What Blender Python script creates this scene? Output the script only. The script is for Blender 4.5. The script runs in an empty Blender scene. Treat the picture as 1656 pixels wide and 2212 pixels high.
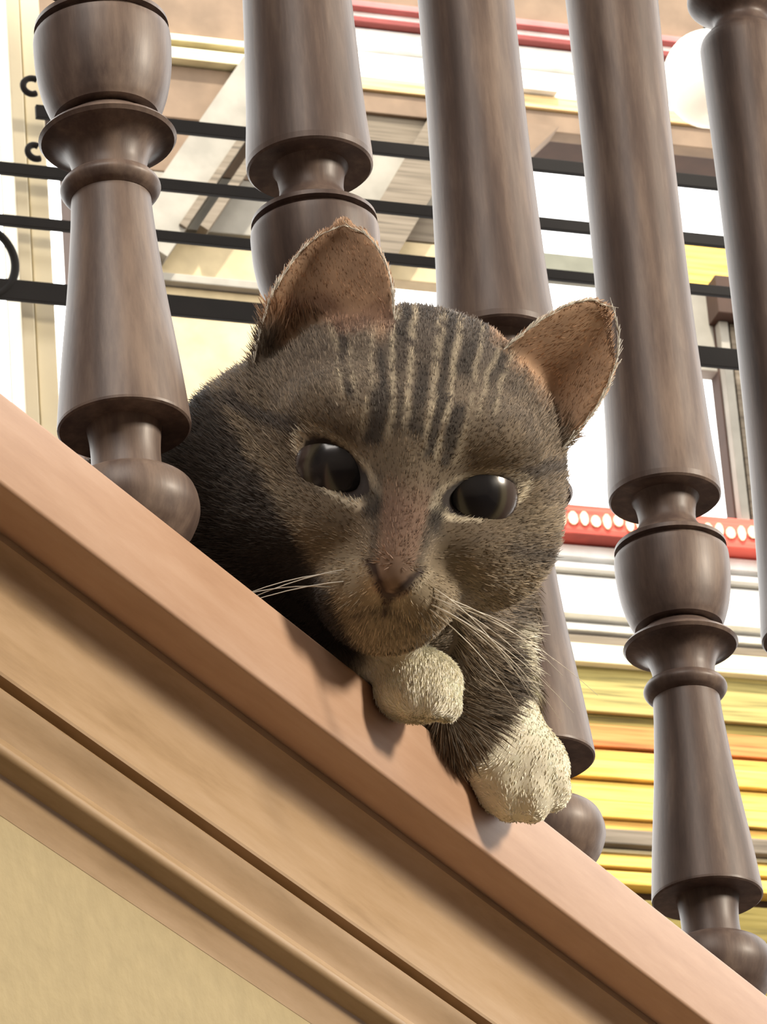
import bpy, bmesh, math, random
import numpy as np
from mathutils import Vector, Matrix

random.seed(7); rng = np.random.default_rng(7)
PI = math.pi
SC = bpy.context.scene
COL = SC.collection

# ------------------------------------------------------------------ camera
TH, ROLL = math.radians(27.4), math.radians(4.62)
FWD = Vector((0, math.cos(TH), math.sin(TH)))
R0 = Vector((1, 0, 0)); U0 = Vector((0, -math.sin(TH), math.cos(TH)))
RIGHT = math.cos(ROLL)*R0 - math.sin(ROLL)*U0
UP = math.cos(ROLL)*U0 + math.sin(ROLL)*R0
cd = bpy.data.cameras.new('camera'); cam = bpy.data.objects.new('camera', cd); COL.objects.link(cam)
cd.sensor_fit = 'VERTICAL'; cd.sensor_height = 36.0; cd.lens = 12314/2212*36.0
cd.clip_start = .05; cd.clip_end = 200
M = Matrix.Identity(4)
for i in range(3):
    M[i][0] = RIGHT[i]; M[i][1] = UP[i]; M[i][2] = -FWD[i]
M.translation = Vector((0, 0, 1.6))
cam.matrix_world = M
cd.dof.use_dof = True; cd.dof.focus_distance = 1.46; cd.dof.aperture_fstop = 260.0
SC.camera = cam

# ------------------------------------------------------------------ world, sun, lamps, exposure
w = bpy.data.worlds.new('world'); SC.world = w; w.use_nodes = True
wn = w.node_tree.nodes; wl = w.node_tree.links; wn.clear()
bg = wn.new('ShaderNodeBackground'); wo = wn.new('ShaderNodeOutputWorld')
bg.inputs['Color'].default_value = (1.0, .985, .95, 1); bg.inputs['Strength'].default_value = 3.6
wl.new(bg.outputs[0], wo.inputs[0])

def lamp(name, kind, loc, target, power, color, size=None, size_y=None):
    l = bpy.data.lights.new(name, kind); o = bpy.data.objects.new(name, l); COL.objects.link(o)
    l.energy = power; l.color = color
    if kind == 'AREA':
        l.size = size
        if size_y: l.shape = 'RECTANGLE'; l.size_y = size_y
    o.location = loc
    o.rotation_euler = (Vector(target)-Vector(loc)).to_track_quat('-Z', 'Y').to_euler()
    return o
sun = lamp('sun', 'SUN', (0.9, .2, 12), (0.5, 5.0, 4.0), 6.5, (1.0, .93, .8)); sun.data.angle = math.radians(2)
CAT = (0.0, 1.28, 2.28)
lamp('stair_lamp', 'AREA', (2.0, .75, 3.0), CAT, 56, (1.0, .88, .72), .35)
lamp('room_fill', 'AREA', (-.5, -.9, 4.5), CAT, 58, (1.0, .92, .84), 1.5)
vs = SC.view_settings
vs.view_transform = 'Standard'; vs.look = 'None'; vs.gamma = 1; vs.use_curve_mapping = False; vs.exposure = 0.22

# ------------------------------------------------------------------ frames
PH = math.radians(24.86)
BASE = Vector((-.0632, 1.2597, 2.2818))          # foot rim of the nearest baluster
EU = Vector((math.sin(PH), math.cos(PH), 0)); EN = Vector((math.cos(PH), -math.sin(PH), 0)); EZ = Vector((0, 0, 1))
RAIL = Matrix(((EU.x, EN.x, 0, BASE.x), (EU.y, EN.y, 0, BASE.y), (0, 0, 1, BASE.z), (0, 0, 0, 1)))
# rail frame is (u along, n outward, z up); it is left handed, so meshes get their normals recalculated
def W(a, b, c): return BASE + a*EU + b*EN + c*EZ
AZ = math.radians(70)
ET = Vector((math.sin(AZ), math.cos(AZ), 0)); EM = Vector((ET.y, -ET.x, 0))   # along the back openings, towards the camera
def G(t, d, z, D): return Vector((0, D, 0)) + float(t)*ET + float(d)*EM + Vector((0, 0, float(z)))

# ------------------------------------------------------------------ materials
def nodes(name):
    m = bpy.data.materials.new(name); m.use_nodes = True
    nt = m.node_tree; b = nt.nodes['Principled BSDF']
    return m, nt, b
def N(nt, t, **kw):
    n = nt.nodes.new(t)
    for k, v in kw.items():
        if hasattr(n, k): setattr(n, k, v)
        else: n.inputs[k].default_value = v
    return n
def ramp(nt, stops):
    r = nt.nodes.new('ShaderNodeValToRGB'); e = r.color_ramp.elements
    while len(e) < len(stops): e.new(.5)
    for i, (p, c) in enumerate(stops): e[i].position = p; e[i].color = (*c, 1)
    return r
def wood(name, c0, c1, c2, rough=.45, scale=(1, 1, 1), ns=40, bump=.15, coord='Object', coat=0.0, frame=None):
    m, nt, b = nodes(name); L = nt.links
    tc = N(nt, 'ShaderNodeTexCoord'); mp = N(nt, 'ShaderNodeMapping'); mp.inputs['Scale'].default_value = scale
    if frame: mp.inputs['Rotation'].default_value = frame
    n1 = N(nt, 'ShaderNodeTexNoise'); n1.inputs['Scale'].default_value = ns; n1.inputs['Detail'].default_value = 7; n1.inputs['Roughness'].default_value = .65
    n2 = N(nt, 'ShaderNodeTexNoise'); n2.inputs['Scale'].default_value = ns*.18; n2.inputs['Detail'].default_value = 3
    L.new(tc.outputs[coord], mp.inputs[0]); L.new(mp.outputs[0], n1.inputs['Vector']); L.new(mp.outputs[0], n2.inputs['Vector'])
    a = N(nt, 'ShaderNodeMath', operation='MULTIPLY_ADD'); L.new(n2.outputs['Fac'], a.inputs[0]); a.inputs[1].default_value = .55
    h = N(nt, 'ShaderNodeMath', operation='MULTIPLY'); L.new(n1.outputs['Fac'], h.inputs[0]); h.inputs[1].default_value = .55
    L.new(h.outputs[0], a.inputs[2])
    r = ramp(nt, [(.36, c0), (.54, c1), (.72, c2)]); L.new(a.outputs[0], r.inputs[0]); L.new(r.outputs[0], b.inputs['Base Color'])
    bp = N(nt, 'ShaderNodeBump'); bp.inputs['Strength'].default_value = bump; bp.inputs['Distance'].default_value = .001
    L.new(n1.outputs['Fac'], bp.inputs['Height']); L.new(bp.outputs[0], b.inputs['Normal'])
    b.inputs['Roughness'].default_value = rough; b.inputs['Coat Weight'].default_value = coat; b.inputs['Coat Roughness'].default_value = .3
    return m
M_BAL = wood('turned_brown_wood', (.045, .030, .028), (.118, .082, .068), (.25, .185, .145), .5, (3, 3, .35), 60, .12, coat=.08)
M_CAP = wood('ledge_cap_wood', (.38, .22, .135), (.455, .28, .18), (.52, .34, .235), .5, (1, 1, 1), 22, .06, 'UV')
M_MOLD = wood('moulding_wood', (.25, .15, .06), (.41, .275, .15), (.50, .355, .225), .5, (1, 1, 1), 16, .06, 'UV')
M_BEAD = wood('bead_wood', (.24, .145, .055), (.38, .255, .135), (.48, .335, .205), .5, (1, 1, 1), 16, .06, 'UV')

def plain(name, col, rough=.7, var=.12, ns=25, metal=0, bump=0):
    m, nt, b = nodes(name); L = nt.links
    tc = N(nt, 'ShaderNodeTexCoord'); n = N(nt, 'ShaderNodeTexNoise'); n.inputs['Scale'].default_value = ns; n.inputs['Detail'].default_value = 5
    L.new(tc.outputs['Object'], n.inputs['Vector'])
    r = ramp(nt, [(.3, tuple(c*(1-var) for c in col)), (.7, tuple(min(1, c*(1+var)) for c in col))])
    L.new(n.outputs['Fac'], r.inputs[0]); L.new(r.outputs[0], b.inputs['Base Color'])
    b.inputs['Roughness'].default_value = rough; b.inputs['Metallic'].default_value = metal
    if bump:
        bp = N(nt, 'ShaderNodeBump'); bp.inputs['Strength'].default_value = bump; bp.inputs['Distance'].default_value = .002
        L.new(n.outputs['Fac'], bp.inputs['Height']); L.new(bp.outputs[0], b.inputs['Normal'])
    return m
M_WALL = plain('cream_plaster', (.42, .345, .20), .9, .05, 160, bump=.25)
M_ROOM = plain('room_plaster', (.26, .21, .17), .9, .04, 6)
def plank(name, col):
    m, nt, b = nodes(name); L = nt.links
    tc = N(nt, 'ShaderNodeTexCoord'); mp = N(nt, 'ShaderNodeMapping'); mp.inputs['Scale'].default_value = (5, 5, 150)
    n = N(nt, 'ShaderNodeTexNoise'); n.inputs['Scale'].default_value = 1.6; n.inputs['Detail'].default_value = 5
    L.new(tc.outputs['Object'], mp.inputs[0]); L.new(mp.outputs[0], n.inputs['Vector'])
    r = ramp(nt, [(.30, tuple(c*.45 for c in col)), (.46, col), (.7, tuple(min(.93, c*1.25+.02) for c in col))])
    L.new(n.outputs['Fac'], r.inputs[0]); L.new(r.outputs[0], b.inputs['Base Color']); b.inputs['Roughness'].default_value = .85
    return m
M_FLOOR = plain('dark_floor', (.06, .035, .025), .6, .2, 5)
M_LAND = plain('landing_boards', (.07, .04, .025), .9, .2, 12)
M_IRON = plain('black_iron', (.005, .0035, .003), .9, .3, 60)
M_POST = plain('cream_painted_frame', (.78, .70, .50), .5, .06, 20)
M_SEAM = plain('frame_seam', (.10, .075, .04), .8, .2, 40)
M_GLOBE = plain('white_paper_shade', (.9, .87, .76), .8, .03, 30)
M_METAL = plain('screw_metal', (.4, .38, .35), .35, .1, 30, .8)
BC = dict(ochre=(.60, .42, .20), tan=(.19, .13, .085), pink=(.52, .17, .16), white=(.92, .90, .84), red=(.22, .045, .04), yellow=(.78, .50, .10), stone=(.15, .12, .085),
          stonelight=(.27, .25, .21), cream=(.74, .66, .42), cream2=(.46, .37, .22), redp=(.62, .09, .06), olive=(.34, .28, .09), moss=(.16, .12, .02),
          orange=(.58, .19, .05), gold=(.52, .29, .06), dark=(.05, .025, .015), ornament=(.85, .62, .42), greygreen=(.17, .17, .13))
MB = {k: (plank('board_'+k, c) if k in ('gold', 'yellow', 'orange', 'olive', 'moss', 'ochre', 'stone', 'redp', 'cream') else plain('board_'+k, c, .85, .16, 30)) for k, c in BC.items()}

def coatmat(name, rough=.85, rnd=True):
    m, nt, b = nodes(name); L = nt.links
    a = N(nt, 'ShaderNodeAttribute'); a.attribute_name = 'coat'
    L.new(a.outputs['Color'], b.inputs['Base Color']); b.inputs['Roughness'].default_value = rough
    b.inputs['Specular IOR Level'].default_value = .25
    b.inputs['Sheen Weight'].default_value = .15
    return m
M_COAT = coatmat('cat_coat'); M_FUR = coatmat('cat_fur', .6)
m, nt, b = nodes('cat_eye'); a = N(nt, 'ShaderNodeAttribute'); a.attribute_name = 'coat'
nt.links.new(a.outputs['Color'], b.inputs['Base Color']); b.inputs['Roughness'].default_value = .22; b.inputs['Coat Weight'].default_value = .3; b.inputs['Coat Roughness'].default_value = .08
M_EYE = m
M_WHISK = plain('whisker', (.8, .76, .66), .4, .03, 10)

# ------------------------------------------------------------------ mesh helpers
def link(name, me, mat, parent=None, smooth=False):
    if mat: me.materials.append(mat)
    if smooth:
        for p in me.polygons: p.use_smooth = True
    o = bpy.data.objects.new(name, me); COL.objects.link(o)
    if parent: o.parent = parent
    return o
def tag(o, label=None, cat=None, group=None, kind=None):
    for k, v in (('label', label), ('category', cat), ('group', group), ('kind', kind)):
        if v: o[k] = v
    return o
def empty(name, loc=(0, 0, 0)):
    o = bpy.data.objects.new(name, None); COL.objects.link(o); o.location = loc; o.empty_display_size = .02
    return o
def mesh(name, vs_, fs, recalc=True):
    me = bpy.data.meshes.new(name); me.from_pydata([tuple(v) for v in vs_], [], fs)
    if recalc:
        bm = bmesh.new(); bm.from_mesh(me); bmesh.ops.recalc_face_normals(bm, faces=bm.faces); bm.to_mesh(me); bm.free()
    return me
def box8(c, bev=0.0, name='box'):
    """box from 8 corners c[i] with i = x + 2y + 4z"""
    fs = [(0, 1, 3, 2), (4, 6, 7, 5), (0, 4, 5, 1), (2, 3, 7, 6), (0, 2, 6, 4), (1, 5, 7, 3)]
    me = mesh(name, c, fs)
    if bev:
        bm = bmesh.new(); bm.from_mesh(me)
        bmesh.ops.bevel(bm, geom=list(bm.edges), offset=bev, segments=2, affect='EDGES', profile=.6)
        bm.to_mesh(me); bm.free()
    return me
def gbox(D, t0, t1, d0, d1, z0, z1, bev=0, origin=None):
    c = [G(t, d, z, D) for z in (z0, z1) for d in (d0, d1) for t in (t0, t1)]
    if origin is not None: c = [p-origin for p in c]
    return box8(c, bev)
def rbox(u0, u1, n0, n1, z0, z1, bev=0):
    return box8([W(a, b_, c) for c in (z0, z1) for b_ in (n0, n1) for a in (u0, u1)], bev)
def lathe(prof, seg=56):
    """prof: list of (h, r) bottom to top"""
    vs_, fs = [], []
    for h, r in prof:
        for i in range(seg):
            a = 2*PI*i/seg; vs_.append((r*math.cos(a), r*math.sin(a), h))
    for j in range(len(prof)-1):
        for i in range(seg):
            k = (i+1) % seg
            fs.append((j*seg+i, j*seg+k, (j+1)*seg+k, (j+1)*seg+i))
    fs.append(tuple(range(seg))[::-1]); fs.append(tuple((len(prof)-1)*seg+i for i in range(seg)))
    me = mesh('lathe', vs_, fs)
    for p in me.polygons: p.use_smooth = len(p.vertices) == 4
    me.set_sharp_from_angle(angle=math.radians(38))
    return me
def curve_pts(pts, k=6):
    """Catmull-Rom through 2-D points; a point with third value 1 is a sharp corner"""
    out = []
    P = [(p[0], p[1]) for p in pts]; S = [len(p) > 2 for p in pts]
    for i in range(len(P)-1):
        p1, p2 = np.array(P[i]), np.array(P[i+1])
        p0 = p1-(p2-p1) if i == 0 or S[i] else np.array(P[i-1])
        p3 = p2+(p2-p1) if i+2 >= len(P) or S[i+1] else np.array(P[i+2])
        for s in range(k):
            t = s/k
            q = .5*((2*p1)+(-p0+p2)*t+(2*p0-5*p1+4*p2-p3)*t*t+(-p0+3*p1-3*p2+p3)*t**3)
            out.append((float(q[0]), max(.001, float(q[1]))))
    out.append(P[-1]); return out
def tube(paths, rad, sides=6):
    """paths: list of point lists; rad: function (s 0..1) -> radius"""
    vs_, fs = [], []
    for pts in paths:
        n = len(pts); b0 = len(vs_)
        for i, p in enumerate(pts):
            d = (Vector(pts[min(i+1, n-1)])-Vector(pts[max(i-1, 0)])).normalized()
            x = d.orthogonal().normalized() if i == 0 else (x - d*x.dot(d)).normalized()
            y = d.cross(x); r = rad(i/(n-1))
            for k in range(sides):
                a = 2*PI*k/sides; vs_.append(Vector(p)+x*(r*math.cos(a))+y*(r*math.sin(a)))
        for i in range(n-1):
            for k in range(sides):
                k2 = (k+1) % sides
                fs.append((b0+i*sides+k, b0+i*sides+k2, b0+(i+1)*sides+k2, b0+(i+1)*sides+k))
        fs.append(tuple(b0+k for k in range(sides))[::-1]); fs.append(tuple(b0+(n-1)*sides+k for k in range(sides)))
    me = mesh('tube', vs_, fs)
    for p in me.polygons: p.use_smooth = True
    return me

# ------------------------------------------------------------------ room shell
def slab(name, me, mat, **kw):
    o = link(name, me, mat); tag(o, kind='structure', **kw); return o
slab('floor', box8([Vector((x, y, z)) for z in (-.1, 0) for y in (-2.6, 9) for x in (-4, 5)]), M_FLOOR)
slab('wall_front', rbox(-2.2, 2.36, -.15, .0045, -2.2818, -.128), M_WALL, label='cream plaster wall below the wooden landing edge')
slab('landing_floor', rbox(-2.2, 2.36, -2.6, -.012, -.16, -.0505), M_LAND)
slab('ceiling', box8([Vector((x, y, z)) for z in (4.95, 5.05) for y in (-2.6, 2.3) for x in (-4, 5)]), M_ROOM)
slab('wall_behind', box8([Vector((x, y, z)) for z in (0, 5) for y in (-2.6, -2.5) for x in (-4, 5)]), M_ROOM)
slab('wall_left', box8([Vector((x, y, z)) for z in (0, 5) for y in (-2.6, 4.0) for x in (-4.0, -3.9)]), M_ROOM)
slab('wall_right', box8([Vector((x, y, z)) for z in (0, 5) for y in (-2.6, 4.6) for x in (3.9, 4.0)]), M_ROOM)
slab('wall_back', gbox(3.35, -1.9, 3.6, -.1, 0, 0, 2.45), M_ROOM)

# ledge profiles swept along the rail: lists of (n, z)
def sweep(name, prof, u0, u1, mat, step=.05, label=None):
    prof = list(prof); n = len(prof); ns = int((u1-u0)/step)
    us = [u0+(u1-u0)*i/ns for i in range(ns+1)]
    vs_ = [W(a, p[0], p[1]) for a in us for p in prof]
    fs = []
    for i in range(ns):
        for j in range(n):
            k = (j+1) % n; fs.append((i*n+j, i*n+k, (i+1)*n+k, (i+1)*n+j))
    fs.append(tuple(range(n))[::-1]); fs.append(tuple(ns*n+j for j in range(n)))
    me = mesh(name, vs_, fs)
    uv = me.uv_layers.new(name='UVMap'); acc = [0]
    for j in range(n):
        k = (j+1) % n; acc.append(acc[-1]+math.hypot(prof[k][0]-prof[j][0], prof[k][1]-prof[j][1]))
    for p in me.polygons:
        for li in p.loop_indices:
            v = me.loops[li].vertex_index; i, j = divmod(v, n)
            uv.data[li].uv = (us[i]*.9, acc[j]*6)
    o = link(name, me, mat); tag(o, kind='structure', label=label)
    for p in me.polygons: p.use_smooth = True
    me.set_sharp_from_angle(angle=math.radians(35))
    return o
def arc(cx, cz, r, a0, a1, k=5, rz=None):
    return [(cx+r*math.cos(math.radians(a0+(a1-a0)*i/k)), cz+(rz or r)*math.sin(math.radians(a0+(a1-a0)*i/k))) for i in range(k+1)]
capP = [(-.03, -.0505)] + arc(.0282, -.0518, .0013, 90, 0, 4) + arc(.0285, -.0742, .001, 0, -90, 3) + [(.016, -.0755), (-.03, -.0755)]
sweep('trim_1', capP, -1.2, 2.3, M_CAP, label='tan wooden nosing board along the landing edge with overhanging lip')
mol = [(-.02, -.0752), (.0172, -.0752), (.0172, -.0775)] + arc(.0175, -.0868, .0082, 128, 178, 5, .0086) + [(.0090, -.0895), (.0095, -.0965), (.0110, -.1035), (.0125, -.1075), (.0122, -.1082), (-.02, -.1082)]
sweep('trim_2', mol, -1.2, 2.3, M_MOLD, label='hollow curved wooden moulding below the nosing board')
bead = [(-.02, -.1103), (.0098, -.1103)] + arc(.0100, -.1125, .0022, 90, 20, 3) + [(.0112, -.1145), (.0088, -.1175), (.0080, -.1205), (.0092, -.1235), (.0118, -.1255)] + arc(.0112, -.1272, .0016, 30, -80, 4) + [(.0075, -.1295), (.0055, -.1335), (.0046, -.1375), (-.02, -.1375)]
sweep('trim_3', bead, -1.2, 2.3, M_BEAD, label='lower grooved wooden bead moulding above the cream wall')
strip = [(-.03, -.0504), (.0255, -.0504), (.0255, -.0499), (-.03, -.0499)]  # unseen dark strip, added to keep bounced light off the baluster undersides
sweep('unseen_dark_strip', strip, -1.2, 2.3, M_LAND, label='added dark strip under the baluster feet, out of view, cutting bounced light')
grv = [(-.02, -.1080), (.0075, -.1080), (.0075, -.1105), (-.02, -.1105)]
sweep('trim_4', grv, -1.2, 2.3, M_LAND)

# ------------------------------------------------------------------ balusters
prof_base = [(-.0505, .0165, 1), (-.0445, .0168, 1), (-.0435, .0150, 1), (-.0385, .0125), (-.0345, .0118), (-.0325, .0135, 1), (-.029, .0160), (-.0235, .0178), (-.0175, .0165), (-.0145, .0125), (-.0135, .0092, 1),
             (-.0085, .0088), (-.0035, .0090), (.0003, .0096, 1), (.0001, .0164, 1), (.0005, .0169, 1), (.0012, .01695, 1)]
prof_cone = [(.0012, .01695, 1), (.008, .0163), (.020, .0150), (.040, .0126), (.058, .0109), (.0672, .0103, 1)]
prof_ring = [(.0672, .0103, 1), (.0685, .0120), (.0705, .0130), (.0725, .0121), (.0732, .0108, 1), (.0738, .0096, 1), (.0775, .0098), (.0815, .0112), (.0838, .0142), (.0845, .0172, 1), (.0855, .0179, 1), (.0868, .0168), (.089, .0135), (.0915, .0105, 1)]
prof_vase = [(.0915, .0105, 1), (.0918, .0136, 1), (.0945, .0149), (.100, .0166), (.107, .0177), (.114, .0180), (.1165, .01785, 1), (.1168, .0160, 1), (.1185, .0158, 1), (.1188, .0176, 1), (.1202, .0174, 1), (.1225, .0135), (.1265, .0098), (.1295, .0090), (.1325, .0092), (.1352, .0098), (.1368, .0108, 1), (.1366, .0171, 1), (.1372, .0177, 1), (.139, .0178, 1)]
prof_shaft = [(.139, .0178, 1), (.1435, .0176), (.155, .0168), (.175, .0160), (.21, .0151), (.26, .0147), (.31, .0150), (.35, .0155), (.367, .0157, 1), (.370, .0147), (.3745, .0105), (.378, .0098), (.381, .0130), (.3855, .0180), (.3895, .0180, 1), (.392, .0140), (.396, .0120, 1)]
prof_top = [(.396, .0120, 1), (.400, .0175), (.415, .0180), (.43, .0150), (.436, .0110, 1), (.44, .0135), (.444, .0110, 1), (.50, .0165), (.545, .0180, 1), (.56, .0180, 1)]
# the six balusters share mesh data
bal_parts = [('foot', lathe(curve_pts(prof_base))), ('tapered_cone', lathe(curve_pts(prof_cone))), ('ring_collar', lathe(curve_pts(prof_ring))),
             ('vase_turning', lathe(curve_pts(prof_vase))), ('shaft', lathe(curve_pts(prof_shaft))), ('top_turning', lathe(curve_pts(prof_top)))]
for nme, me in bal_parts: me.materials.append(M_BAL)
LB = ['brown turned baluster at the far left with its cone foot beside the cat cheek', 'brown turned baluster behind the upright left ear of the cat',
      'brown turned baluster rising from behind the cat head between its ears', 'brown turned baluster behind the cat right ear tip, cone foot by the right edge',
      'brown turned baluster cut by the right edge, with a rounded shoulder at top']
proto = None
for k in range(5):
    p = W(.12*k, 0, 0)
    if proto is None:
        r = empty('baluster', p)
        for nme, me in bal_parts:
            o = bpy.data.objects.new(nme, me); COL.objects.link(o); o.parent = r
        proto = r
    else:
        r = proto.copy(); COL.objects.link(r); r.location = p
        for ch in list(proto.children):
            c = ch.copy(); COL.objects.link(c); c.parent = r
    r.rotation_euler.z = k*1.3
    tag(r, LB[k], 'baluster', 'turned balusters along the landing edge')
hr = [(-.028, .560), (-.032, .572), (-.030, .590), (-.018, .604), (0, .608), (.018, .604), (.030, .590), (.032, .572), (.028, .560)]
o = sweep('handrail', hr, -.4, 1.6, M_CAP); del o['kind']
tag(o, 'rounded wooden handrail on top of the balusters', 'handrail')

# ------------------------------------------------------------------ cat: implicit body in the rail frame (centimetres)
H0 = W(.058, .046, -.0010)+RIGHT*.0018                       # head centre
dc = (Vector((0, 0, 1.6))-H0).normalized()
tilt = math.radians(10.4)
hx = (RIGHT - dc*RIGHT.dot(dc)).normalized(); hy = dc.cross(hx)
vx = math.cos(tilt)*hx - math.sin(tilt)*hy; vy = math.cos(tilt)*hy + math.sin(tilt)*hx
yaw = math.radians(4)
fx = math.cos(yaw)*vx - math.sin(yaw)*dc; fz = math.cos(yaw)*dc + math.sin(yaw)*vx; fy = vy
HC = H0                                          # face frame origin
def face(p): return HC + (fx*float(p[0])+fy*float(p[1])+fz*float(p[2]))*.01      # face cm -> world
def headv(p): return HC + (vx*float(p[0])+vy*float(p[1])+dc*float(p[2]))*.01     # un-yawed head frame cm -> world
def to_rail_cm(P): d = Vector(P)-BASE; return np.array([d.dot(EU), d.dot(EN), d.z])*100
FR = np.array([[fx.dot(EU), fx.dot(EN), fx.z], [fy.dot(EU), fy.dot(EN), fy.z], [fz.dot(EU), fz.dot(EN), fz.z]])  # rail -> face rotation
HCr = to_rail_cm(HC)
VX = .13
lo = np.array([-4.5, -15.0, -7.6]); hi = np.array([36.0, 10.5, 13.0])
gx, gy, gz = [np.arange(lo[i], hi[i], VX, dtype=np.float32) for i in range(3)]
F = np.full((len(gx), len(gy), len(gz)), 3.0, np.float32)
def region(c, ext):
    s = []
    for i, g in enumerate((gx, gy, gz)):
        a = np.searchsorted(g, c[i]-ext); b_ = np.searchsorted(g, c[i]+ext); s.append(slice(max(a, 0), max(b_, a+1)))
    return tuple(s)
def pts(s):
    return np.stack(np.meshgrid(gx[s[0]], gy[s[1]], gz[s[2]], indexing='ij'), -1)
def smin(a, b_, k):
    h = np.clip(.5+.5*(b_-a)/k, 0, 1); return b_*(1-h)+a*h-k*h*(1-h)
def ell(c, r, Rm=None, k=.6, carve=False):
    c = np.array(c, np.float32); r = np.array(r, np.float32)
    s = region(c, max(r)+k+.6); P = pts(s)-c
    if Rm is not None: P = P@np.array(Rm, np.float32).T
    k0 = np.sqrt(((P/r)**2).sum(-1))+1e-6; k1 = np.sqrt(((P/r**2)**2).sum(-1))+1e-6
    d = k0*(k0-1)/k1
    if carve: F[s] = -smin(-F[s], d, k)
    else: F[s] = smin(F[s], d, k)
def cap(a, b_, ra, rb, k=.6):
    a = np.array(a, np.float32); b_ = np.array(b_, np.float32); c = (a+b_)/2
    s = region(c, float(np.linalg.norm(b_-a))/2+max(ra, rb)+k+.6); P = pts(s)
    ab = b_-a; h = np.clip(((P-a)@ab)/(ab@ab), 0, 1)
    d = np.linalg.norm(P-(a+h[..., None]*ab), axis=-1)-(ra+(rb-ra)*h)
    F[s] = smin(F[s], d, k)
def fr(p): return to_rail_cm(face(p))
def vr(p): return to_rail_cm(headv(p))
def frot(deg=0):      # rail -> face rotation, turned by deg about the view axis
    a = math.radians(deg); c, s_ = math.cos(a), math.sin(a)
    return np.array([[c, s_, 0], [-s_, c, 0], [0, 0, 1]])@FR
# trunk behind the balusters, neck through the first gap
ell((20, -8.2, -.2), (11.5, 4.8, 4.9), k=1.5)
ell((28, -8.4, -.2), (6.0, 5.0, 4.9), k=1.5)
ell((10.5, -5.6, -.2), (4.2, 3.6, 4.4), k=1.5)
cap((8.0, -4.6, .5), (5.9, 2.5, .3), 3.1, 3.1, 1.3)
cap((26, -11, -3.2), (31, -4.2, -3.6), 1.6, 1.3, 1.2)                 # hind leg and paw
cap((33, -9, -3.4), (24, -13.4, -4.0), 1.2, 1.0, 1.0); cap((24, -13.4, -4.0), (12, -13.6, -4.1), 1.0, .85, .8)   # tail
# left foreleg lying on the ledge, white paw over its edge
cap((4.5, -3.2, -1.6), (5.8, .2, -3.4), 1.7, 1.35, 1.0)
cap((5.8, .2, -3.4), (7.4, 2.6, -4.2), 1.25, 1.05, .8)
PW1 = np.array((7.85, 3.90, -5.15)); PW2 = np.array((13.95, 3.85, -5.32))
# directions of the paws: forwards is towards the viewer
vd = to_rail_cm(HC+dc*.01)-HCr; rx = np.array([RIGHT.dot(EU), RIGHT.dot(EN), RIGHT.z]); uy = np.array([UP.dot(EU), UP.dot(EN), UP.z])
def at(c, a, b_, d): return c+rx*a+uy*b_+vd*d
PRm = np.array([rx, uy, vd])
ell(at(PW1, -.05, .05, -.1), (1.18, .98, 1.25), PRm, .4)
for a, b_, d, r in ((-.62, -.12, .55, .44), (-.15, -.22, .85, .47), (.36, -.28, .82, .46), (.72, -.42, .45, .40)):
    ell(at(PW1, a, b_, d), (r, r*1.15, r*1.1), PRm, .2)
# right foreleg through the second gap, hanging its paw over the edge
cap((16.2, -4.0, 1.0), (15.5, 1.3, .0), 1.8, 1.05, .9)
cap((15.5, 1.3, .0), (14.2, 2.6, -2.2), 1.0, .9, .6)
cap((14.2, 2.6, -2.2), at(PW2, 0, .2, -.4), 1.0, 1.15, .5)
ell(at(PW2, -.05, .1, -.1), (1.34, 1.25, 1.3), PRm, .4)
for a, b_, d, r in ((-.86, -.35, .50, .50), (-.32, -.52, .86, .54), (.28, -.55, .86, .54), (.84, -.32, .50, .50)):
    ell(at(PW2, a, b_, d), (r, r*1.25, r*1.1), PRm, .16)
# throat and chest ruff
ell((9.6, 3.5, -1.9), (2.6, 1.7, 1.7), k=1.2)
ell((12.8, 3.6, -.6), (2.2, 1.3, 1.9), k=1.2)
ell((12.4, 3.3, -2.9), (2.2, 1.35, 1.7), k=1.0)
ell((12.6, 3.2, -4.6), (2.2, 1.15, 1.2), k=.8)
# head
ell(fr((0, .45, -.5)), (4.2, 3.5, 4.0), FR, .8)
ell(fr((.2, 2.2, -1.0)), (3.2, 2.1, 3.0), FR, .8)
for s_ in (-1, 1):
    ell(fr((s_*2.2, -1.15, .5)), (2.0, 1.95, 2.2), FR, 1.0)
    ell(fr((s_*1.75, 1.25, 2.35)), (1.35, .95, 1.15), FR, .8)
    ell(fr((s_*1.7, -1.5, 2.4)), (1.3, 1.0, 1.1), FR, .8)
    ell(fr((s_*.72, -3.05, 3.1)), (1.0, .80, .9), FR, .6)
cap(fr((0, .9, 2.8)), fr((0, -2.1, 4.05)), 1.05, .78, .8)
ell(fr((0, -2.5, 4.3)), (.60, .50, .5), FR, .25)
ell(fr((0, -3.65, 2.5)), (1.2, .8, .9), FR, .5)
ell(fr((0, -2.5, 1.5)), (2.0, 1.9, 1.9), FR, .8)
ell(fr((-3.2, .1, -1.4)), (2.0, 1.9, 2.2), FR, 1.2)
# mouth and nostril grooves
def groove(a, b_, r): 
    n_ = 7
    for i in range(n_): 
        q = [a[j]+(b_[j]-a[j])*i/(n_-1) for j in range(3)]; ell(fr(q), (r, r, r), FR, .12, carve=True)
groove((0, -3.1, 4.45), (0, -3.4, 4.3), .08)
groove((0, -3.4, 4.3), (-.7, -3.7, 4.0), .08); groove((0, -3.4, 4.3), (.7, -3.7, 4.0), .08)
# eye openings
EYE = [(-1.78, -.12, -34), (1.84, -.16, 22)]
for ex, ey, ea in EYE:
    ell(fr((ex, ey, 3.9)), (.84, .40, 1.35), frot(ea), .18, carve=True)
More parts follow.
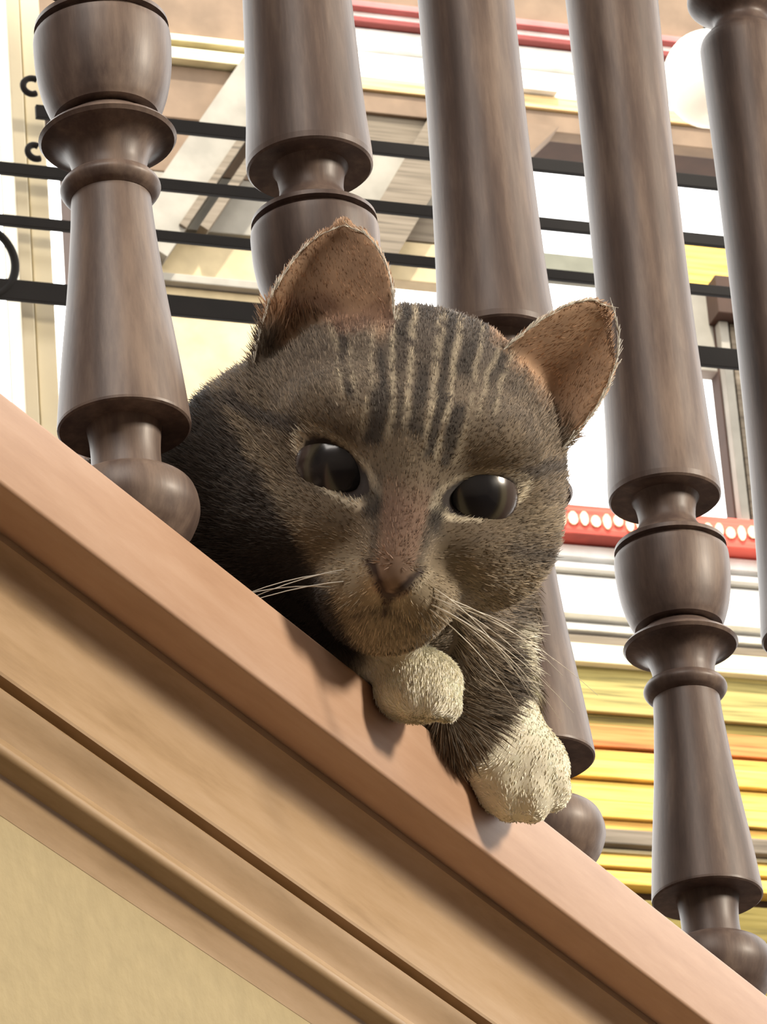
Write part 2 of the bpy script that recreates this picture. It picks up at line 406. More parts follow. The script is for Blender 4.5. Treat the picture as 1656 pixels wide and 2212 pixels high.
# ears: cupped shells laid out as rows of small balls
def ear(base_l, base_r, tip, bulge, depth, open_dir, rowsN=15, colsN=13, power=2.6, k=.12):
    bl, br, tp = map(np.array, (base_l, base_r, tip)); od = np.array(open_dir, float); out = []
    for i in range(rowsN):
        s = i/(rowsN-1); wdt = (1-s**power)**.62
        c = (bl+br)/2*(1-s)+tp*s; hw = (br-bl)/2*wdt
        c = c+np.array(bulge)*math.sin(PI*s)*.5
        for j in range(colsN):
            t = -1+2*j/(colsN-1)
            cup = depth*(1-.75*s)*(1-t*t)
            p = c+hw*t-od*cup
            out.append(p)
    return out
EARS = []
earL = ear((-4.05, 2.0, .2), (-.80, 2.75, .9), (-2.55, 6.0, -.3), (-.05, .3, .5), 1.1, (0, .1, 1), power=2.1)
earR = ear((1.75, 3.05, .5), (3.75, 1.25, .2), (4.6, 5.15, -.4), (.25, .1, .4), 1.0, (.1, .1, 1), power=2.3)
for E_ in (earL, earR):
    for p in E_:
        ell(vr(p), (.17, .17, .17), None, .16)
    EARS.append(E_)

# keep the body clear of the balusters, the landing and the ledge
GX, GY = np.meshgrid(gx, gy, indexing='ij')
for k in range(4):
    d_ = 2.02-np.hypot(GX-12*k, GY)
    if k == 3: d_ = np.where(GY < 3, d_, -5)
    F = np.maximum(F, d_[:, :, None])
led = np.minimum(3.02-GY[:, :, None], -5.02-gz[None, None, :])
F = np.maximum(F, led.astype(np.float32))
def surface_nets(F):
    S = F < 0; nx, ny, nz = F.shape
    c = np.zeros((nx-1, ny-1, nz-1), np.uint8)
    for i in (0, 1):
        for j in (0, 1):
            for k in (0, 1): c += S[i:nx-1+i, j:ny-1+j, k:nz-1+k]
    idx = np.argwhere((c > 0) & (c < 8)); acc = np.zeros((len(idx), 3)); cnt = np.zeros(len(idx))
    cor = [(i, j, k) for i in (0, 1) for j in (0, 1) for k in (0, 1)]
    for a in range(8):
        for b_ in range(a+1, 8):
            if sum(abs(cor[a][m_]-cor[b_][m_]) for m_ in range(3)) != 1: continue
            pa, pb = np.array(cor[a]), np.array(cor[b_])
            fa = F[tuple((idx+pa).T)]; fb = F[tuple((idx+pb).T)]
            mk = (fa < 0) != (fb < 0); t = np.where(mk, fa/np.where(mk, fa-fb, 1), 0)
            acc += np.where(mk[:, None], pa+t[:, None]*(pb-pa), 0); cnt += mk
    V = idx+acc/cnt[:, None]
    ids = np.full(c.shape, -1, np.int64); ids[tuple(idx.T)] = np.arange(len(idx))
    faces = []
    for ax in range(3):
        sl0 = [slice(None)]*3; sl1 = [slice(None)]*3; sl0[ax] = slice(0, -1); sl1[ax] = slice(1, None)
        ch = S[tuple(sl0)] != S[tuple(sl1)]
        e = np.argwhere(ch); o1, o2 = [a for a in range(3) if a != ax]
        e = e[(e[:, o1] > 0) & (e[:, o2] > 0) & (e[:, o1] < F.shape[o1]-1) & (e[:, o2] < F.shape[o2]-1)]
        q = []
        for d1, d2 in ((1, 1), (0, 1), (0, 0), (1, 0)):
            t = e.copy(); t[:, o1] -= d1; t[:, o2] -= d2; q.append(ids[tuple(t.T)])
        q = np.stack(q, 1)
        ins = S[tuple(e.T)] ^ (ax == 1)
        q[ins] = q[ins][:, ::-1]
        faces.append(q)
    return V, np.concatenate(faces)
V, Q = surface_nets(F)
V = V*VX+lo                                       # rail cm
# light smoothing of the net
nb = np.concatenate([Q[:, [0, 1]], Q[:, [1, 2]], Q[:, [2, 3]], Q[:, [3, 0]]])
def smooth_field(X, it=1, lam=.5):
    for _ in range(it):
        s = np.zeros_like(X); n_ = np.zeros(len(X))
        for a, b_ in ((0, 1), (1, 0)):
            np.add.at(s, nb[:, a], X[nb[:, b_]]); np.add.at(n_, nb[:, a], 1)
        X = X*(1-lam)+lam*s/n_[:, None]
    return X
V = smooth_field(V, 2, .5)

# ---- coat colour, in face centimetres; fur markings, with some shade and rim light painted in
def vnoise(P, f, seed=0):
    P = P*f; i = np.floor(P).astype(np.int64); t = P-i; t = t*t*(3-2*t); out = 0
    def h(a): 
        n_ = (a[..., 0]*73856093) ^ (a[..., 1]*19349663) ^ (a[..., 2]*83492791) ^ (seed*2654435761)
        n_ = (n_ ^ (n_ >> 13))*1274126177 & 0x7fffffff; return (n_ & 0xffff)/65535.0
    for dx in (0, 1):
        for dy in (0, 1):
            for dz in (0, 1):
                wgt = (t[..., 0] if dx else 1-t[..., 0])*(t[..., 1] if dy else 1-t[..., 1])*(t[..., 2] if dz else 1-t[..., 2])
                out = out+wgt*h(i+np.array([dx, dy, dz]))
    return out
C_ = lambda *a: np.array(a)
BASEC, DARK, LIGHT, CREAM = C_(.20, .155, .105), C_(.045, .036, .030), C_(.33, .265, .175), C_(.50, .43, .31)
NOSEC, EARC, SOCK, GREY = C_(.25, .155, .115), C_(.50, .32, .20), C_(.95, .90, .72), C_(.13, .105, .085)
def mix(c, d, a): a = np.clip(a, 0, 1)[:, None]; return c*(1-a)+d*a
def sst(a, b_, x): t = np.clip((x-a)/(b_-a), 0, 1); return t*t*(3-2*t)
earpts = [np.array([vr(p) for p in E_[::1]]) for E_ in EARS]
def coat(P):
    """P in rail cm -> linear rgb"""
    f = (P-HCr)@FR.T; x, y, z = f[:, 0], f[:, 1], f[:, 2]
    n1 = vnoise(P, 1.1, 1); n2 = vnoise(P, 2.6, 2); n3 = vnoise(P, 6.0, 3)
    c = np.tile(BASEC, (len(P), 1))*(.55+.5*n1+.35*n2)[:, None]
    head = sst(6.4, 5.5, np.linalg.norm(f*C_(1, .9, .9), axis=1))
    head = head*sst(-5.9, -5.2, y+.25*np.clip(x, -4, 0))
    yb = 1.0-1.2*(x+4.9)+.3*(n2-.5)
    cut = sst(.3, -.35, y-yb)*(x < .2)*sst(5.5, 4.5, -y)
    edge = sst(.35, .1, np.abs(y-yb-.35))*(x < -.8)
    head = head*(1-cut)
    # body tabby bands
    band = np.sin(P[:, 0]*1.7+2.2*n1+P[:, 2]*.5)
    c = mix(c, DARK*1.3, (1-head)*sst(.1, .8, band)*.75)
    low = sst(-.5, -3.0, P[:, 2])*(1-head)
    c = mix(c, GREY*.8, (1-head)*.45)
    c = mix(c, DARK*.9, (1-head)*sst(9.5, 7.5, P[:, 0])*.85)  # shade over shoulder and neck below the face, painted into the coat
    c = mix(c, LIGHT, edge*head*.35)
    fr_ = sst(-1.0, .5, z)*head
    # crown
    c = mix(c, DARK*1.2, head*sst(2.3, 3.3, y+.5*(n1-.5))*sst(2.6, 1.4, np.abs(x-.8))*.85)
    c = mix(c, GREY, head*sst(.8, 2.6, y)*.5)
    c = mix(c, DARK*1.6, fr_*sst(.52, .72, n2*.6+n1*.4)*.5)
    # forehead stripes fanning up from the brow
    wob = .14*(vnoise(P*C_(1, 1, 1), 1.6, 5)-.5)
    for sx, sp, wd, y0, y1 in ((-1.02, -.02, .20, .55, 1.9), (-.95, -.10, .15, 1.9, 4.6), (-.50, -.03, .12, .8, 4.8), (-.05, .00, .17, 1.0, 5.0), (.42, .04, .12, .5, 4.8), (.85, .09, .16, .35, 4.6), (1.45, .22, .11, 1.6, 4.2), (-1.7, -.2, .10, 1.6, 3.6)):
        xc = sx+sp*(y-1)+wob
        brk = sst(.22, .5, vnoise(np.stack([x*.8+sx*9, y*1.0, z*0+sx*5], 1), 1.3, 8))
        wv = wd*(.55+.9*vnoise(np.stack([x*0+sx*7, y, z*0], 1), 1.8, 9))
        xc = xc+.12*(vnoise(np.stack([x*0+sx*3, y, z*0], 1), 1.4, 4)-.5)
        a = sst(wv*1.5, wv*.6, np.abs(x-xc))*sst(y0-.15, y0+.15, y)*sst(y1+.5, y1, y)*fr_
        c = mix(c, DARK*.8, a*.9*brk)
        for sg in (-1, 1):
            a = sst(.10, .03, np.abs(x-xc-sg*wd*1.75))*sst(y0, y0+.3, y)*sst(y1+.3, y1-.3, y)*fr_
            c = mix(c, CREAM*.85, a*.5*(n3 > .35))
    # cheek swirls: dark line running back from each eye, second one lower
    for s_ in (-1, 1):
        X = x*s_
        for y0, sl, am in ((.55, .28, .9), (-1.35, -.1, .7), (-2.3, -.35, .6)):
            yc = y0+sl*(X-2.9)+.25*(n1-.5)
            a = sst(.30, .08, np.abs(y-yc))*sst(2.5, 3.0, X)*fr_
            c = mix(c, DARK*1.5, a*am)
        a = sst(.55, .2, np.abs(y+.45))*sst(2.9, 3.4, X)*fr_; c = mix(c, LIGHT*.9, a*.45)
    # warm lighter cheeks, muzzle and chin
    a = sst(-1.2, -2.6, y)*fr_; c = mix(c, LIGHT*(.75+.5*n2)[:, None], a*.75)
    a = sst(1.8, .5, np.hypot(x, (y+3.3)*1.05))*fr_; c = mix(c, CREAM*.9, a*.32)
    a = sst(.9, .2, np.hypot(x+2.9, (y+2.0)*.6))*fr_; c = mix(c, LIGHT*1.1, a*.4)
    # nose bridge
    brw = .62+.08*y
    a = sst(brw+.18, brw-.12, np.abs(x))*sst(.3, -1.0, y)*sst(-3.1, -2.9, y)*fr_
    c = mix(c, NOSEC*(.85+.3*n3)[:, None], a*.75)
    for s_ in (-1, 1):
        a = sst(.16, .04, np.abs(x*s_-(brw+.12)))*sst(-2.4, -2.0, y)*sst(.1, -.4, y)*fr_; c = mix(c, DARK*1.6, a*.6)
    # nose leather edge: dark V, pale lip beside it
    for s_ in (-1, 1):
        xl = .62*np.clip((y+3.12)/.85, 0, 1)
        dd = np.abs(x*s_-xl)*.8
        a = sst(.13, .05, dd)*sst(-3.24, -3.12, y)*sst(-2.1, -2.25, y)*fr_; c = mix(c, C_(.035, .018, .015), a*.95)
        a = sst(.12, .04, np.abs(dd-.26))*(x*s_ > xl)*sst(-3.3, -3.1, y)*sst(-2.1, -2.3, y)*fr_; c = mix(c, CREAM, a*.6)
    a = sst(.09, .03, np.abs(x))*sst(-3.6, -3.5, y)*sst(-3.07, -3.12, y)*fr_; c = mix(c, C_(.05, .03, .025), a*.9)
    a = sst(.12, .04, np.abs(y+3.35+.4*np.abs(x)))*sst(1.1, .8, np.abs(x))*fr_; c = mix(c, DARK*2.2, a*.55)
    # eyes: dark liner, pale lower rim, tear line
    for ex, ey, ea in EYE:
        an = math.radians(ea); dx, dy = x-ex, y-ey
        px = dx*math.cos(an)+dy*math.sin(an); py = -dx*math.sin(an)+dy*math.cos(an)
        e = np.hypot(px/.89, py/.425)
        g = fr_*sst(1.0, 1.8, z)
        a = sst(1.55, 1.42, e)*sst(1.12, 1.22, e)
        c = mix(c, C_(.70, .62, .47), a*g*np.where(py < .05, 1.0, .35))
        c = mix(c, C_(.03, .022, .02), sst(1.22, 1.10, e)*g)
        s_ = -1 if ex < 0 else 1
        inx, iny = ex-s_*.95, ey-.62
        a = sst(.48, .15, np.hypot((x-inx+s_*.05)*1.5, (y-iny+.15)*.85))*g; c = mix(c, DARK*.7, a*.95)
    # ears
    for E_, tipd in zip(earpts, (0, 1)):
        c_ = E_.mean(0)
    v = (P-HCr)@np.array([[vx.dot(EU), vx.dot(EN), vx.z], [vy.dot(EU), vy.dot(EN), vy.z], [dc.dot(EU), dc.dot(EN), dc.z]]).T
    aL = sst(3.1, 3.9, v[:, 1]+.5*sst(-2.6, -3.4, v[:, 0])+.15*np.sin(v[:, 0]*5)+.2*(n2-.5))*sst(-.75, -1.2, v[:, 0]-.35*(v[:, 1]-3.2)*0)*sst(-4.6, -3.9, v[:, 0])
    rr = (v[:, 0]-1.75)*.67+(v[:, 1]-2.6)*.74
    aR = sst(.75, 1.35, rr+.3*(n2-.5))*(v[:, 0] > 1.6)*(v[:, 1] > 1.3)
    for a in (aL, aR):
        c = mix(c, EARC*(.8+.4*n2)[:, None], a*.95)
    a = sst(.5, .15, np.abs(v[:, 1]-3.75-.2*np.sin(v[:, 0]*4)))*(v[:, 0] < -.8)*(v[:, 0] > -3.6)*(v[:, 2] > -2.4); c = mix(c, C_(.15, .07, .05), a*.5)
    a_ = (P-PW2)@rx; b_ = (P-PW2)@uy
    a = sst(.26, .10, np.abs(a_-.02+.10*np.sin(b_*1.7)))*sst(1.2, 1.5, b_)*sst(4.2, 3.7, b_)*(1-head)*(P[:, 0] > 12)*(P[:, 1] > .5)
    c = mix(c, SOCK*.9, a*.9)  # backlit edge of the right foreleg, painted in as a pale stripe
    # socks
    for PW, rad in ((PW1, 1.95), (PW2, 2.35)):
        q = P-PW; d = np.linalg.norm(q, axis=1); q2 = q@PRm.T
        a = sst(rad, rad-.5, d+.3*(n2-.5))
        c = mix(c, SOCK*(.88+.2*n2)[:, None], a)
    return np.clip(c, .01, .95)
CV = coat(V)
def rail_to_world(Vc): 
    return np.array(BASE)+(Vc[:, :1]*np.array(EU)+Vc[:, 1:2]*np.array(EN)+Vc[:, 2:3]*np.array(EZ))*.01
WV = rail_to_world(V)
catroot = empty('cat', W(.15, -.06, -.05))
tag(catroot, 'grey brown tabby cat with white paws peering down between the balusters', 'cat')
def pymesh(name, verts, faces, colors, dom='POINT'):
    me = bpy.data.meshes.new(name)
    nv, nf, k = len(verts), len(faces), faces.shape[1]
    me.vertices.add(nv); me.vertices.foreach_set('co', verts.astype(np.float32).ravel())
    me.loops.add(nf*k); me.loops.foreach_set('vertex_index', faces.astype(np.int32).ravel())
    me.polygons.add(nf); me.polygons.foreach_set('loop_start', np.arange(0, nf*k, k, dtype=np.int32))
    me.update(calc_edges=True); me.validate()
    at_ = me.color_attributes.new('coat', 'FLOAT_COLOR', 'POINT')
    at_.data.foreach_set('color', np.concatenate([colors, np.ones((nv, 1))], 1).astype(np.float32).ravel())
    return me
off = np.array(catroot.location)
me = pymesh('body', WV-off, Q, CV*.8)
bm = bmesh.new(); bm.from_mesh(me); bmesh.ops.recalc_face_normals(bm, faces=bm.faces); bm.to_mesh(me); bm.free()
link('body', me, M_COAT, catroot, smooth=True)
# normals for the fur
tri = np.concatenate([Q[:, [0, 1, 2]], Q[:, [0, 2, 3]]])
fn = np.cross(WV[tri[:, 1]]-WV[tri[:, 0]], WV[tri[:, 2]]-WV[tri[:, 0]])
area = np.linalg.norm(fn, axis=1)*.5*1e4
vn = np.zeros_like(WV)
for i in range(3): np.add.at(vn, tri[:, i], fn)
vn /= np.linalg.norm(vn, axis=1)[:, None]+1e-12
ctr = WV[tri].mean(1)
# outward check by gradient of the field: sample one step out
cc = (np.round((V-lo)/VX)).astype(int)
st = np.clip(np.round((V+ (np.stack([vn@np.array(EU), vn@np.array(EN), vn[:, 2]], 1))*.3-lo)/VX).astype(int), 0, np.array(F.shape)-1)
if np.mean(F[tuple(st.T)] > 0) < .5: vn = -vn

# ------------------------------------------------------------------ eyes
for i, (ex, ey, ea) in enumerate(EYE):
    c = np.array(face((ex*.96, ey-.02, 2.18))); R_ = .0122
    seg, rin = 48, 32; vs_ = []; fs = []; cols = []
    look = np.array(dc)
    gaze = np.array((dc*1.0 + fx*(.12 if i == 0 else -.10)*1 + fy*.02).normalized())
    ax1 = np.cross(gaze, [0, 0, 1.]); ax1 /= np.linalg.norm(ax1); ax2 = np.cross(ax1, gaze)
    for j in range(rin+1):
        th_ = PI*(j/rin)**1.2*.72
        for k in range(seg):
            a = 2*PI*k/seg
            vs_.append(R_*(gaze*math.cos(th_)+math.sin(th_)*(ax1*math.cos(a)+ax2*math.sin(a)))*(1.0+.03*max(0, math.cos(th_)-.8)/.2))
            t_ = math.degrees(th_)
            if t_ < 39: q = (.010, .010, .012)
            elif t_ < 41: q = (.025, .022, .016)
            elif t_ < 50: q = (.075, .066, .045)
            elif t_ < 52: q = (.02, .015, .012)
            else: q = (.05, .035, .03)
            cols.append(q)
    for j in range(rin):
        for k in range(seg):
            k2 = (k+1) % seg; fs.append((j*seg+k, j*seg+k2, (j+1)*seg+k2, (j+1)*seg+k))
    me = pymesh('eye', np.array(vs_)+c-off, np.array(fs), np.array(cols))
    bm = bmesh.new(); bm.from_mesh(me); bmesh.ops.remove_doubles(bm, verts=bm.verts, dist=1e-6); bmesh.ops.recalc_face_normals(bm, faces=bm.faces); bm.to_mesh(me); bm.free()
    link('eye', me, M_EYE, catroot, smooth=True)

# ------------------------------------------------------------------ fur: short blades, denser on the head
FV = (V-HCr)@FR.T
def fur(count, seed):
    r = np.random.default_rng(seed)
    fc = FV[tri].mean(1); dist = np.linalg.norm(fc, axis=1)
    rc = V[tri].mean(1)
    wgt = area*np.where(dist < 7.5, 1.0, .22)*np.where((rc[:, 0] < 19), 1, .35)
    wgt = wgt*np.where(np.minimum(np.linalg.norm(rc-PW1, axis=1), np.linalg.norm(rc-PW2, axis=1)) < 2.6, 3.5, 1)
    wgt = wgt*np.where((dist < 7.5) & (fc[:, 2] < -2), .4, 1)
    t = r.choice(len(tri), count, p=wgt/wgt.sum())
    a, b_ = r.random(count), r.random(count); m_ = a+b_ > 1; a[m_] = 1-a[m_]; b_[m_] = 1-b_[m_]
    w3 = np.stack([1-a-b_, a, b_], 1)[:, :, None]
    P = (V[tri[t]]*w3).sum(1); Nn = (vn[tri[t]]*w3).sum(1); Nn /= np.linalg.norm(Nn, axis=1)[:, None]
    f = (P-HCr)@FR.T
    keep = np.ones(count, bool)
    for ex, ey, ea in EYE:
        an = math.radians(ea); dx, dy = f[:, 0]-ex, f[:, 1]-ey
        px = dx*math.cos(an)+dy*math.sin(an); py = -dx*math.sin(an)+dy*math.cos(an)
        keep &= ~((np.hypot(px/.89, py/.425) < 1.13) & (f[:, 2] > 1))
    keep &= ~((np.abs(f[:, 0]) < .62*np.clip((f[:, 1]+3.12)/.85, 0, 1)+.02) & (f[:, 1] < -2.27) & (f[:, 1] > -3.17) & (f[:, 2] > 3.4))
    P, Nn, f = P[keep], Nn[keep], f[keep]; n_ = len(P)
    Wp = rail_to_world(P)
    nose = np.array(face((0, -2.2, 4.6)))
    away = Wp-nose; away /= np.linalg.norm(away, axis=1)[:, None]
    hd = np.linalg.norm(f, axis=1) < 7.5
    body = np.tile(np.array(EU)*.8+np.array([0, 0, -.5]), (n_, 1))
    pawm = np.minimum(np.linalg.norm(P-PW1, axis=1), np.linalg.norm(P-PW2, axis=1)) < 2.4
    flow = np.where(hd[:, None], away, body); flow = np.where(pawm[:, None], np.array(dc)*.5+np.array([0, 0, -.6]), flow)
    flow = flow-Nn*(flow*Nn).sum(1)[:, None]; flow /= np.linalg.norm(flow, axis=1)[:, None]+1e-9
    jit = r.normal(0, .11, (n_, 3))
    v = (P-HCr)@np.array([[vx.dot(EU), vx.dot(EN), vx.z], [vy.dot(EU), vy.dot(EN), vy.z], [dc.dot(EU), dc.dot(EN), dc.z]]).T
    isear = ((v[:, 1] > 3.7) & (v[:, 0] < -.8)) | (((v[:, 0]-1.75)*.67+(v[:, 1]-2.6)*.74 > 1.1) & (v[:, 0] > 1.6) & (v[:, 1] > 1.3))
    ln = np.where(hd, .18+.16*sst(1.5, 4.5, np.abs(f[:, 0]))+.30*sst(2.0, -2.5, f[:, 2]), .55)
    ln = np.where(isear, .16, ln); ln = np.where(pawm, .15, ln)
    ln = ln*np.where(hd & (f[:, 1] < -3.2) & ~isear, 1.35, 1)*(.7+.6*r.random(n_))*.01
    lift = np.where(hd, .32, .38)[:, None]
    d1 = flow*(1-lift*.3)+Nn*(lift+.15)+jit; d1 /= np.linalg.norm(d1, axis=1)[:, None]
    d2 = flow+Nn*(lift*.35)+jit; d2 /= np.linalg.norm(d2, axis=1)[:, None]
    p0 = Wp-Nn*.0004; p1 = p0+d1*(ln*.5)[:, None]; p2 = p1+d2*(ln*.5)[:, None]
    side = np.cross(d1, np.array(dc)+r.normal(0, .5, (n_, 3))); side /= np.linalg.norm(side, axis=1)[:, None]
    wd = (np.where(hd, .00013, .0002)*(.7+.6*r.random(n_)))[:, None]
    VV = np.stack([p0-side*wd, p0+side*wd, p1+side*wd*.8, p1-side*wd*.8, p2+side*wd*.15, p2-side*wd*.15], 1)
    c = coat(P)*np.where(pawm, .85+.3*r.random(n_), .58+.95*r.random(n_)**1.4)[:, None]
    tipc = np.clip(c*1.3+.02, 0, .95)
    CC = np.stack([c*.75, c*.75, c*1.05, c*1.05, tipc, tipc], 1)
    b0 = np.arange(n_)[:, None]*6
    FF = np.concatenate([b0+np.array([0, 1, 2, 3]), b0+np.array([3, 2, 4, 5])])
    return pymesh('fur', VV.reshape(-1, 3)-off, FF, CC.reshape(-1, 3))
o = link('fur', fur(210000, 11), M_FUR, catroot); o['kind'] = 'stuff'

# ------------------------------------------------------------------ whiskers and ear-edge hairs
paths = []
for s_, (px, py, pz) in ((1, (1.0, -2.75, 4.2)), (-1, (-1.0, -2.75, 4.2))):
    for i in range(10 if s_ > 0 else 4):
        a0 = math.radians(random.uniform(-26, 4)); L_ = random.uniform(3.0, 4.6)
        st_ = np.array([px+s_*random.uniform(-.1, .45), py+random.uniform(-.4, .25), pz-.35])
        pl = []
        for k in range(9):
            t = k/8
            q = st_+np.array([s_*L_*t*math.cos(a0), L_*t*math.sin(a0)-1.1*t*t, .8*math.sin(t*1.6)-1.3*t*t])
            pl.append(Vector(face(q))-catroot.location)
        paths.append(pl)
link('whiskers', tube(paths, lambda s: .00016*(1-s)+.00004, 4), M_WHISK, catroot)
# pale guard hairs along the rims of the ears
paths = []
for E_, rowsN, colsN, sgn in ((earL, 15, 13, 1), (earR, 15, 13, 1)):
    A = np.array(E_).reshape(rowsN, colsN, 3)
    for j, sd in ((0, -1), (colsN-1, 1)):
        for q in range(160):
            s = random.random()*(rowsN-1.01); i0 = int(s); t = s-i0
            p = A[i0, j]*(1-t)+A[i0+1, j]*t
            up = (A[i0+1, j]-A[i0, j]); up = up/(np.linalg.norm(up)+1e-6)
            o_ = (A[i0, j]-A[i0, colsN//2]); o_ = o_/(np.linalg.norm(o_)+1e-6)
            L_ = random.uniform(.15, .38)
            d_ = up*1.0+o_*random.uniform(-.1, .35)+np.random.default_rng(q+j*999+i0).normal(0, .1, 3)
            pl = [Vector(headv(p+o_*.10+np.array([0, 0, .12])+d_*L_*k/3))-catroot.location for k in range(4)]
            paths.append(pl)
o = link('ear_rim_hair', tube(paths, lambda s: .00013*(1-s)+.00003, 3), M_WHISK, catroot); o['kind'] = 'stuff'; o['label'] = 'pale hairs edging the ears'

# ------------------------------------------------------------------ window bars and posts (back opening of the room)
DW = 3.2
grille = empty('window_grille', G(.2, 0, 3.4, DW)); goff = Vector(grille.location)
tag(grille, 'black iron grille of horizontal bars behind the balusters', 'window grille')
def gpart(name, me, mat):
    o = link(name, me, mat, grille); me.transform(Matrix.Translation(-goff)); return o
for z0, z1 in ((3.5249, 3.5344), (3.4803, 3.4887), (3.4423, 3.4496), (3.3879, 3.4023)):
    gpart('bar', gbox(DW, -1.2 if z0 != 3.5249 else -.215, 1.2, -.0018, .0018, z0, z1, .0005), M_IRON)
for t_ in (-.42, .47, -1.2, 1.2):
    gpart('upright', gbox(DW, t_-.006, t_+.006, -.018, -.007, 2.45, 3.70, .001), M_IRON)
def scroll(cx, cz, r0, a0, a1, turns=24, shrink=.0):
    pl = []
    for i in range(turns+1):
        a = math.radians(a0+(a1-a0)*i/turns); r = r0*(1-shrink*i/turns)
        pl.append(G(cx+r*math.cos(a), 0, cz+r*math.sin(a), DW)-goff)
    return pl
o = link('scroll', tube([scroll(-.262, 3.415, .030, -80, 75, 24, .1)], lambda s: .0028, 8), M_IRON, grille)
o = link('scroll', tube([scroll(-.2165, 3.548, .007, 60, 300, 16, .3)], lambda s: .0022, 8), M_IRON, grille)
o = link('scroll', tube([scroll(-.2165, 3.500, .006, -60, -300, 16, .3)], lambda s: .0022, 8), M_IRON, grille)
# posts
def post(name, label, t0, t1, seams, D, z0=2.45, z1=4.4):
    r = empty(name, G((t0+t1)/2, 0, z0, D)); roff = Vector(r.location)
    tag(r, label, 'window post')
    e = [t0]+[s for s in seams]+[t1]
    for i in range(0, len(e)-1):
        a, b_ = e[i]+(.001 if i else 0), e[i+1]-(.001 if i < len(e)-2 else 0)
        me = gbox(D, a, b_, -.02, .012-.005*i, z0, z1, .0012); me.transform(Matrix.Translation(-roff)); link('strip', me, M_POST, r)
    me = gbox(D, t0+.001, t1-.001, -.024, .001, z0, z1); me.transform(Matrix.Translation(-roff)); link('core', me, M_SEAM, r)
    return r
post('window_post', 'cream painted window post at the left edge beside the nearest baluster', -.2375, -.2135, (-.2275,), 3.24)

# ------------------------------------------------------------------ house opposite, seen through the opening
DF = 5.2
house = empty('neighbour_house', G(.1, -.1, 0, DF)); hoff = Vector(house.location)
tag(house, 'sunlit house front of cream, red and yellow boards seen beyond the balusters', 'building')
def hb(name, t0, t1, z0, z1, col, pr=0.0, th=.02, bev=.0012, parent=None, d0=None):
    me = gbox(DF, t0, t1, (-th if d0 is None else d0), pr, z0, z1, bev); me.transform(Matrix.Translation(-hoff))
    return link(name, me, MB[col], parent or house)
BOARDS = [
 (4.9159,5.06,-.02,.45,'tan',0),(4.9069,4.9147,-.02,.45,'pink',.01),(4.8956,4.9069,-.02,.45,'white',0),(4.8873,4.8944,-.02,.45,'red',.01),(4.8635,4.8861,-.02,.45,'white',0),
 (4.8222,4.8552,-.02,.45,'white',0),(4.8063,4.8222,-.02,.45,'ochre',.004),(4.7799,4.8051,-.02,.45,'tan',0),(4.7461,4.7799,-.02,.16,'stone',-.005),
 (4.8466,5.06,-.6,-.03,'tan',0),(4.8361,4.8443,-.6,-.03,'cream',.012),(4.8291,4.8361,-.6,-.03,'tan',0),(4.8139,4.8279,-.6,-.03,'cream',.012),(4.7466,4.8116,-.6,-.03,'tan',0),
 (4.679,4.7456,-.30,-.02,'tan',0),(4.6109,4.6779,-.30,-.02,'stonelight',0),
 (4.5514,4.5996,-.30,-.02,'cream2',0),(4.5408,4.5503,-.30,-.02,'stonelight',.01),(4.335,4.5395,-.30,-.035,'cream2',0),
 (4.66,4.7440,-.015,.115,'stonelight',0),(4.625,4.658,-.015,.115,'stone',0),(4.575,4.623,-.015,.115,'cream2',0),
 (4.60,4.627,.12,.30,'greygreen',.0),
 (4.60,4.665,.31,.43,'yellow',0),(4.50,4.598,.31,.43,'stonelight',0),
 (4.2783,4.3128,.12,.6,'redp',.02),(4.2625,4.2761,.12,.6,'white',0),(4.2483,4.2559,.12,.6,'white',0),(4.2418,4.2472,.12,.6,'stonelight',.005),(4.2066,4.2407,.12,.6,'white',0),
 (4.191,4.2007,.12,.6,'white',.01),(4.1776,4.1856,.12,.6,'white',0),(4.1572,4.1716,.12,.6,'stone',0),(4.1358,4.1572,.12,.6,'cream',.01),(4.0848,4.1358,.12,.6,'olive',0),
 (4.0711,4.0838,.12,.6,'moss',-.005),(4.0458,4.07,.12,.6,'orange',0),(4.028,4.0416,.12,.6,'gold',0),(4.0086,4.0275,.12,.6,'yellow',.005),(3.9847,4.0055,.12,.6,'yellow',0),
 (3.9644,3.9826,.12,.6,'yellow',.004),(3.9505,3.9624,.12,.6,'gold',0),(3.9324,3.9489,.12,.6,'stone',.01),(3.9272,3.9314,.12,.6,'cream',0),(3.9108,3.9236,.12,.6,'yellow',.003),
 (3.8928,3.9072,.12,.6,'yellow',0),(3.70,3.8765,.12,.6,'moss',0)]
for z0, z1, t0, t1, c_, pr in BOARDS: hb('board', t0, t1, z0, z1, c_, pr)
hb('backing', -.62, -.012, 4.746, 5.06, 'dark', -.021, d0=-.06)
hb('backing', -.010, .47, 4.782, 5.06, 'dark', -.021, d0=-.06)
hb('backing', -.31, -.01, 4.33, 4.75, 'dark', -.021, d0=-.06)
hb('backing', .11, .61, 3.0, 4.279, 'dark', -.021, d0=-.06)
# triangular gable piece of tan wood
def tri_prism(pts3, col, name, pr=.01, th=.02):
    vs_ = [G(t, d, z, DF)-hoff for d in (-th, pr) for t, z in pts3]; n_ = len(pts3)
    fs = [tuple(range(n_)), tuple(range(n_, 2*n_))[::-1]]+[(i, (i+1) % n_, n_+(i+1) % n_, n_+i) for i in range(n_)]
    return link(name, mesh(name, vs_, fs), MB[col], house)
tri_prism([(.10, 4.780), (.232, 4.780), (.192, 4.738), (.158, 4.700), (.10, 4.70)], 'tan', 'gable_panel', .012)
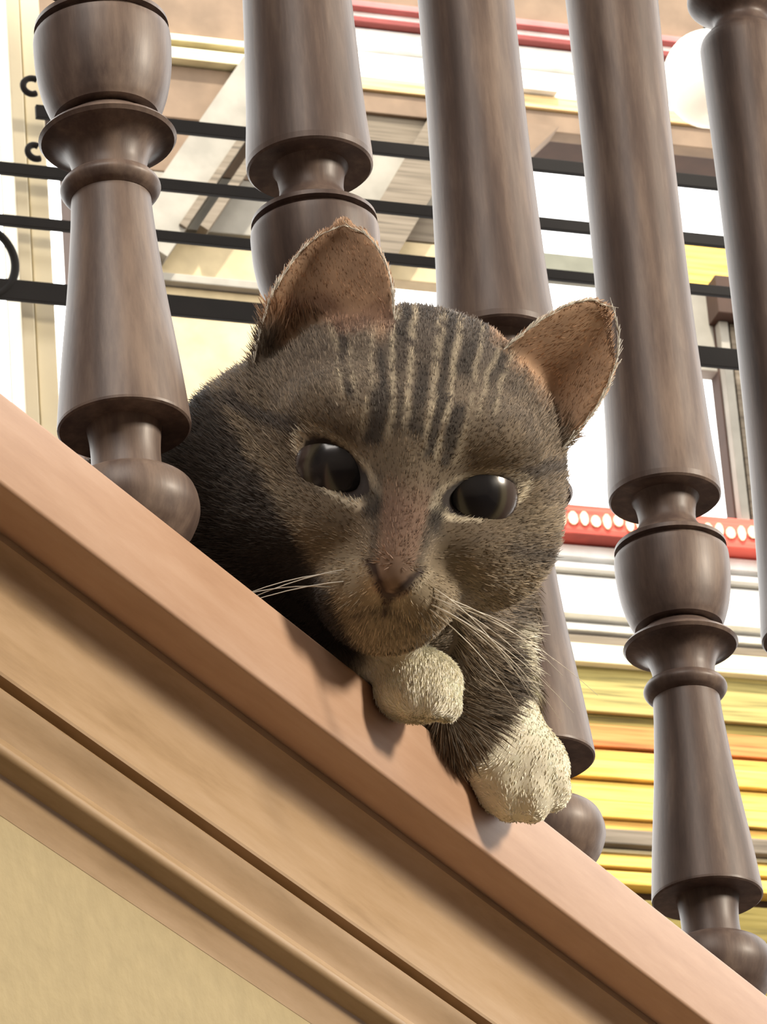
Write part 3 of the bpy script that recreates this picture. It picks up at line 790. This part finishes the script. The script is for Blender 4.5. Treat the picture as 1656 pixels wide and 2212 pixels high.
# diagonal braces
def brace(name, a, b_, w_, col, pr=.02):
    d_ = np.array(b_)-np.array(a); n_ = np.array([-d_[1], d_[0]]); n_ = n_/np.linalg.norm(n_)*w_/2
    tri_prism([tuple(np.array(a)+n_), tuple(np.array(b_)+n_), tuple(np.array(b_)-n_), tuple(np.array(a)-n_)], col, name, pr, .0)
brace('brace', (-.095, 4.815), (-.245, 4.575), .052, 'stonelight', .024)
brace('brace_strip', (-.085, 4.790), (-.205, 4.598), .008, 'stone', .028)
brace('brace_strip', (-.062, 4.79), (-.182, 4.598), .010, 'stone', .028)
brace('brace', (.110, 4.775), (-.005, 4.575), .045, 'stone', .024)
# pale rounded ornaments on the red board
for i in range(22):
    t_ = .187+.0125*i; cz = 4.2945+.0015*((i*7) % 3-1); ra, rb = .0046+.0008*(i % 2), .0078+.0012*((i*5) % 3)/2
    vs2 = [(t_+ra*math.cos(2*PI*k/10), cz+rb*math.sin(2*PI*k/10)*(1.0 if math.sin(2*PI*k/10) > 0 else (.75 if i % 2 else 1.0))) for k in range(10)]
    tri_prism(vs2, 'ornament', 'ornament', .0225, -.019)
# knob lying on the second bar's line
hb('window_box', .192, .235, 4.824, 4.836, 'white', .012)
# narrow pilaster standing on the red board
for t0, t1, c_, pr in ((.392, .402, 'stonelight', .014), (.4055, .413, 'stone', .010), (.4165, .434, 'cream2', .016)): hb('pilaster_strip', t0, t1, 4.3132, 4.555, c_, pr)
hb('pilaster_core', .390, .436, 4.3132, 4.556, 'dark', .002)
hb('pilaster_block', .386, .418, 4.556, 4.602, 'dark', .03)
# round lantern by the far right
gl = empty('lantern', G(0.331, .20, 4.737, DF)); tag(gl, 'round white paper lantern beyond the rightmost balusters', 'lantern')
pr_ = [(-.050, .006, 1), (-.049, .018), (-.040, .034), (-.022, .046), (0, .051), (.022, .046), (.040, .034), (.049, .018), (.050, .006)]
me = lathe(curve_pts(pr_, 5), 32); link('shade', me, M_GLOBE, gl, True)
me = lathe([(.049, .0015), (.12, .0015)], 8); link('cord', me, M_IRON, gl)
me = lathe([(.048, .008), (.053, .008), (.055, .004)], 16); link('cap', me, M_IRON, gl)
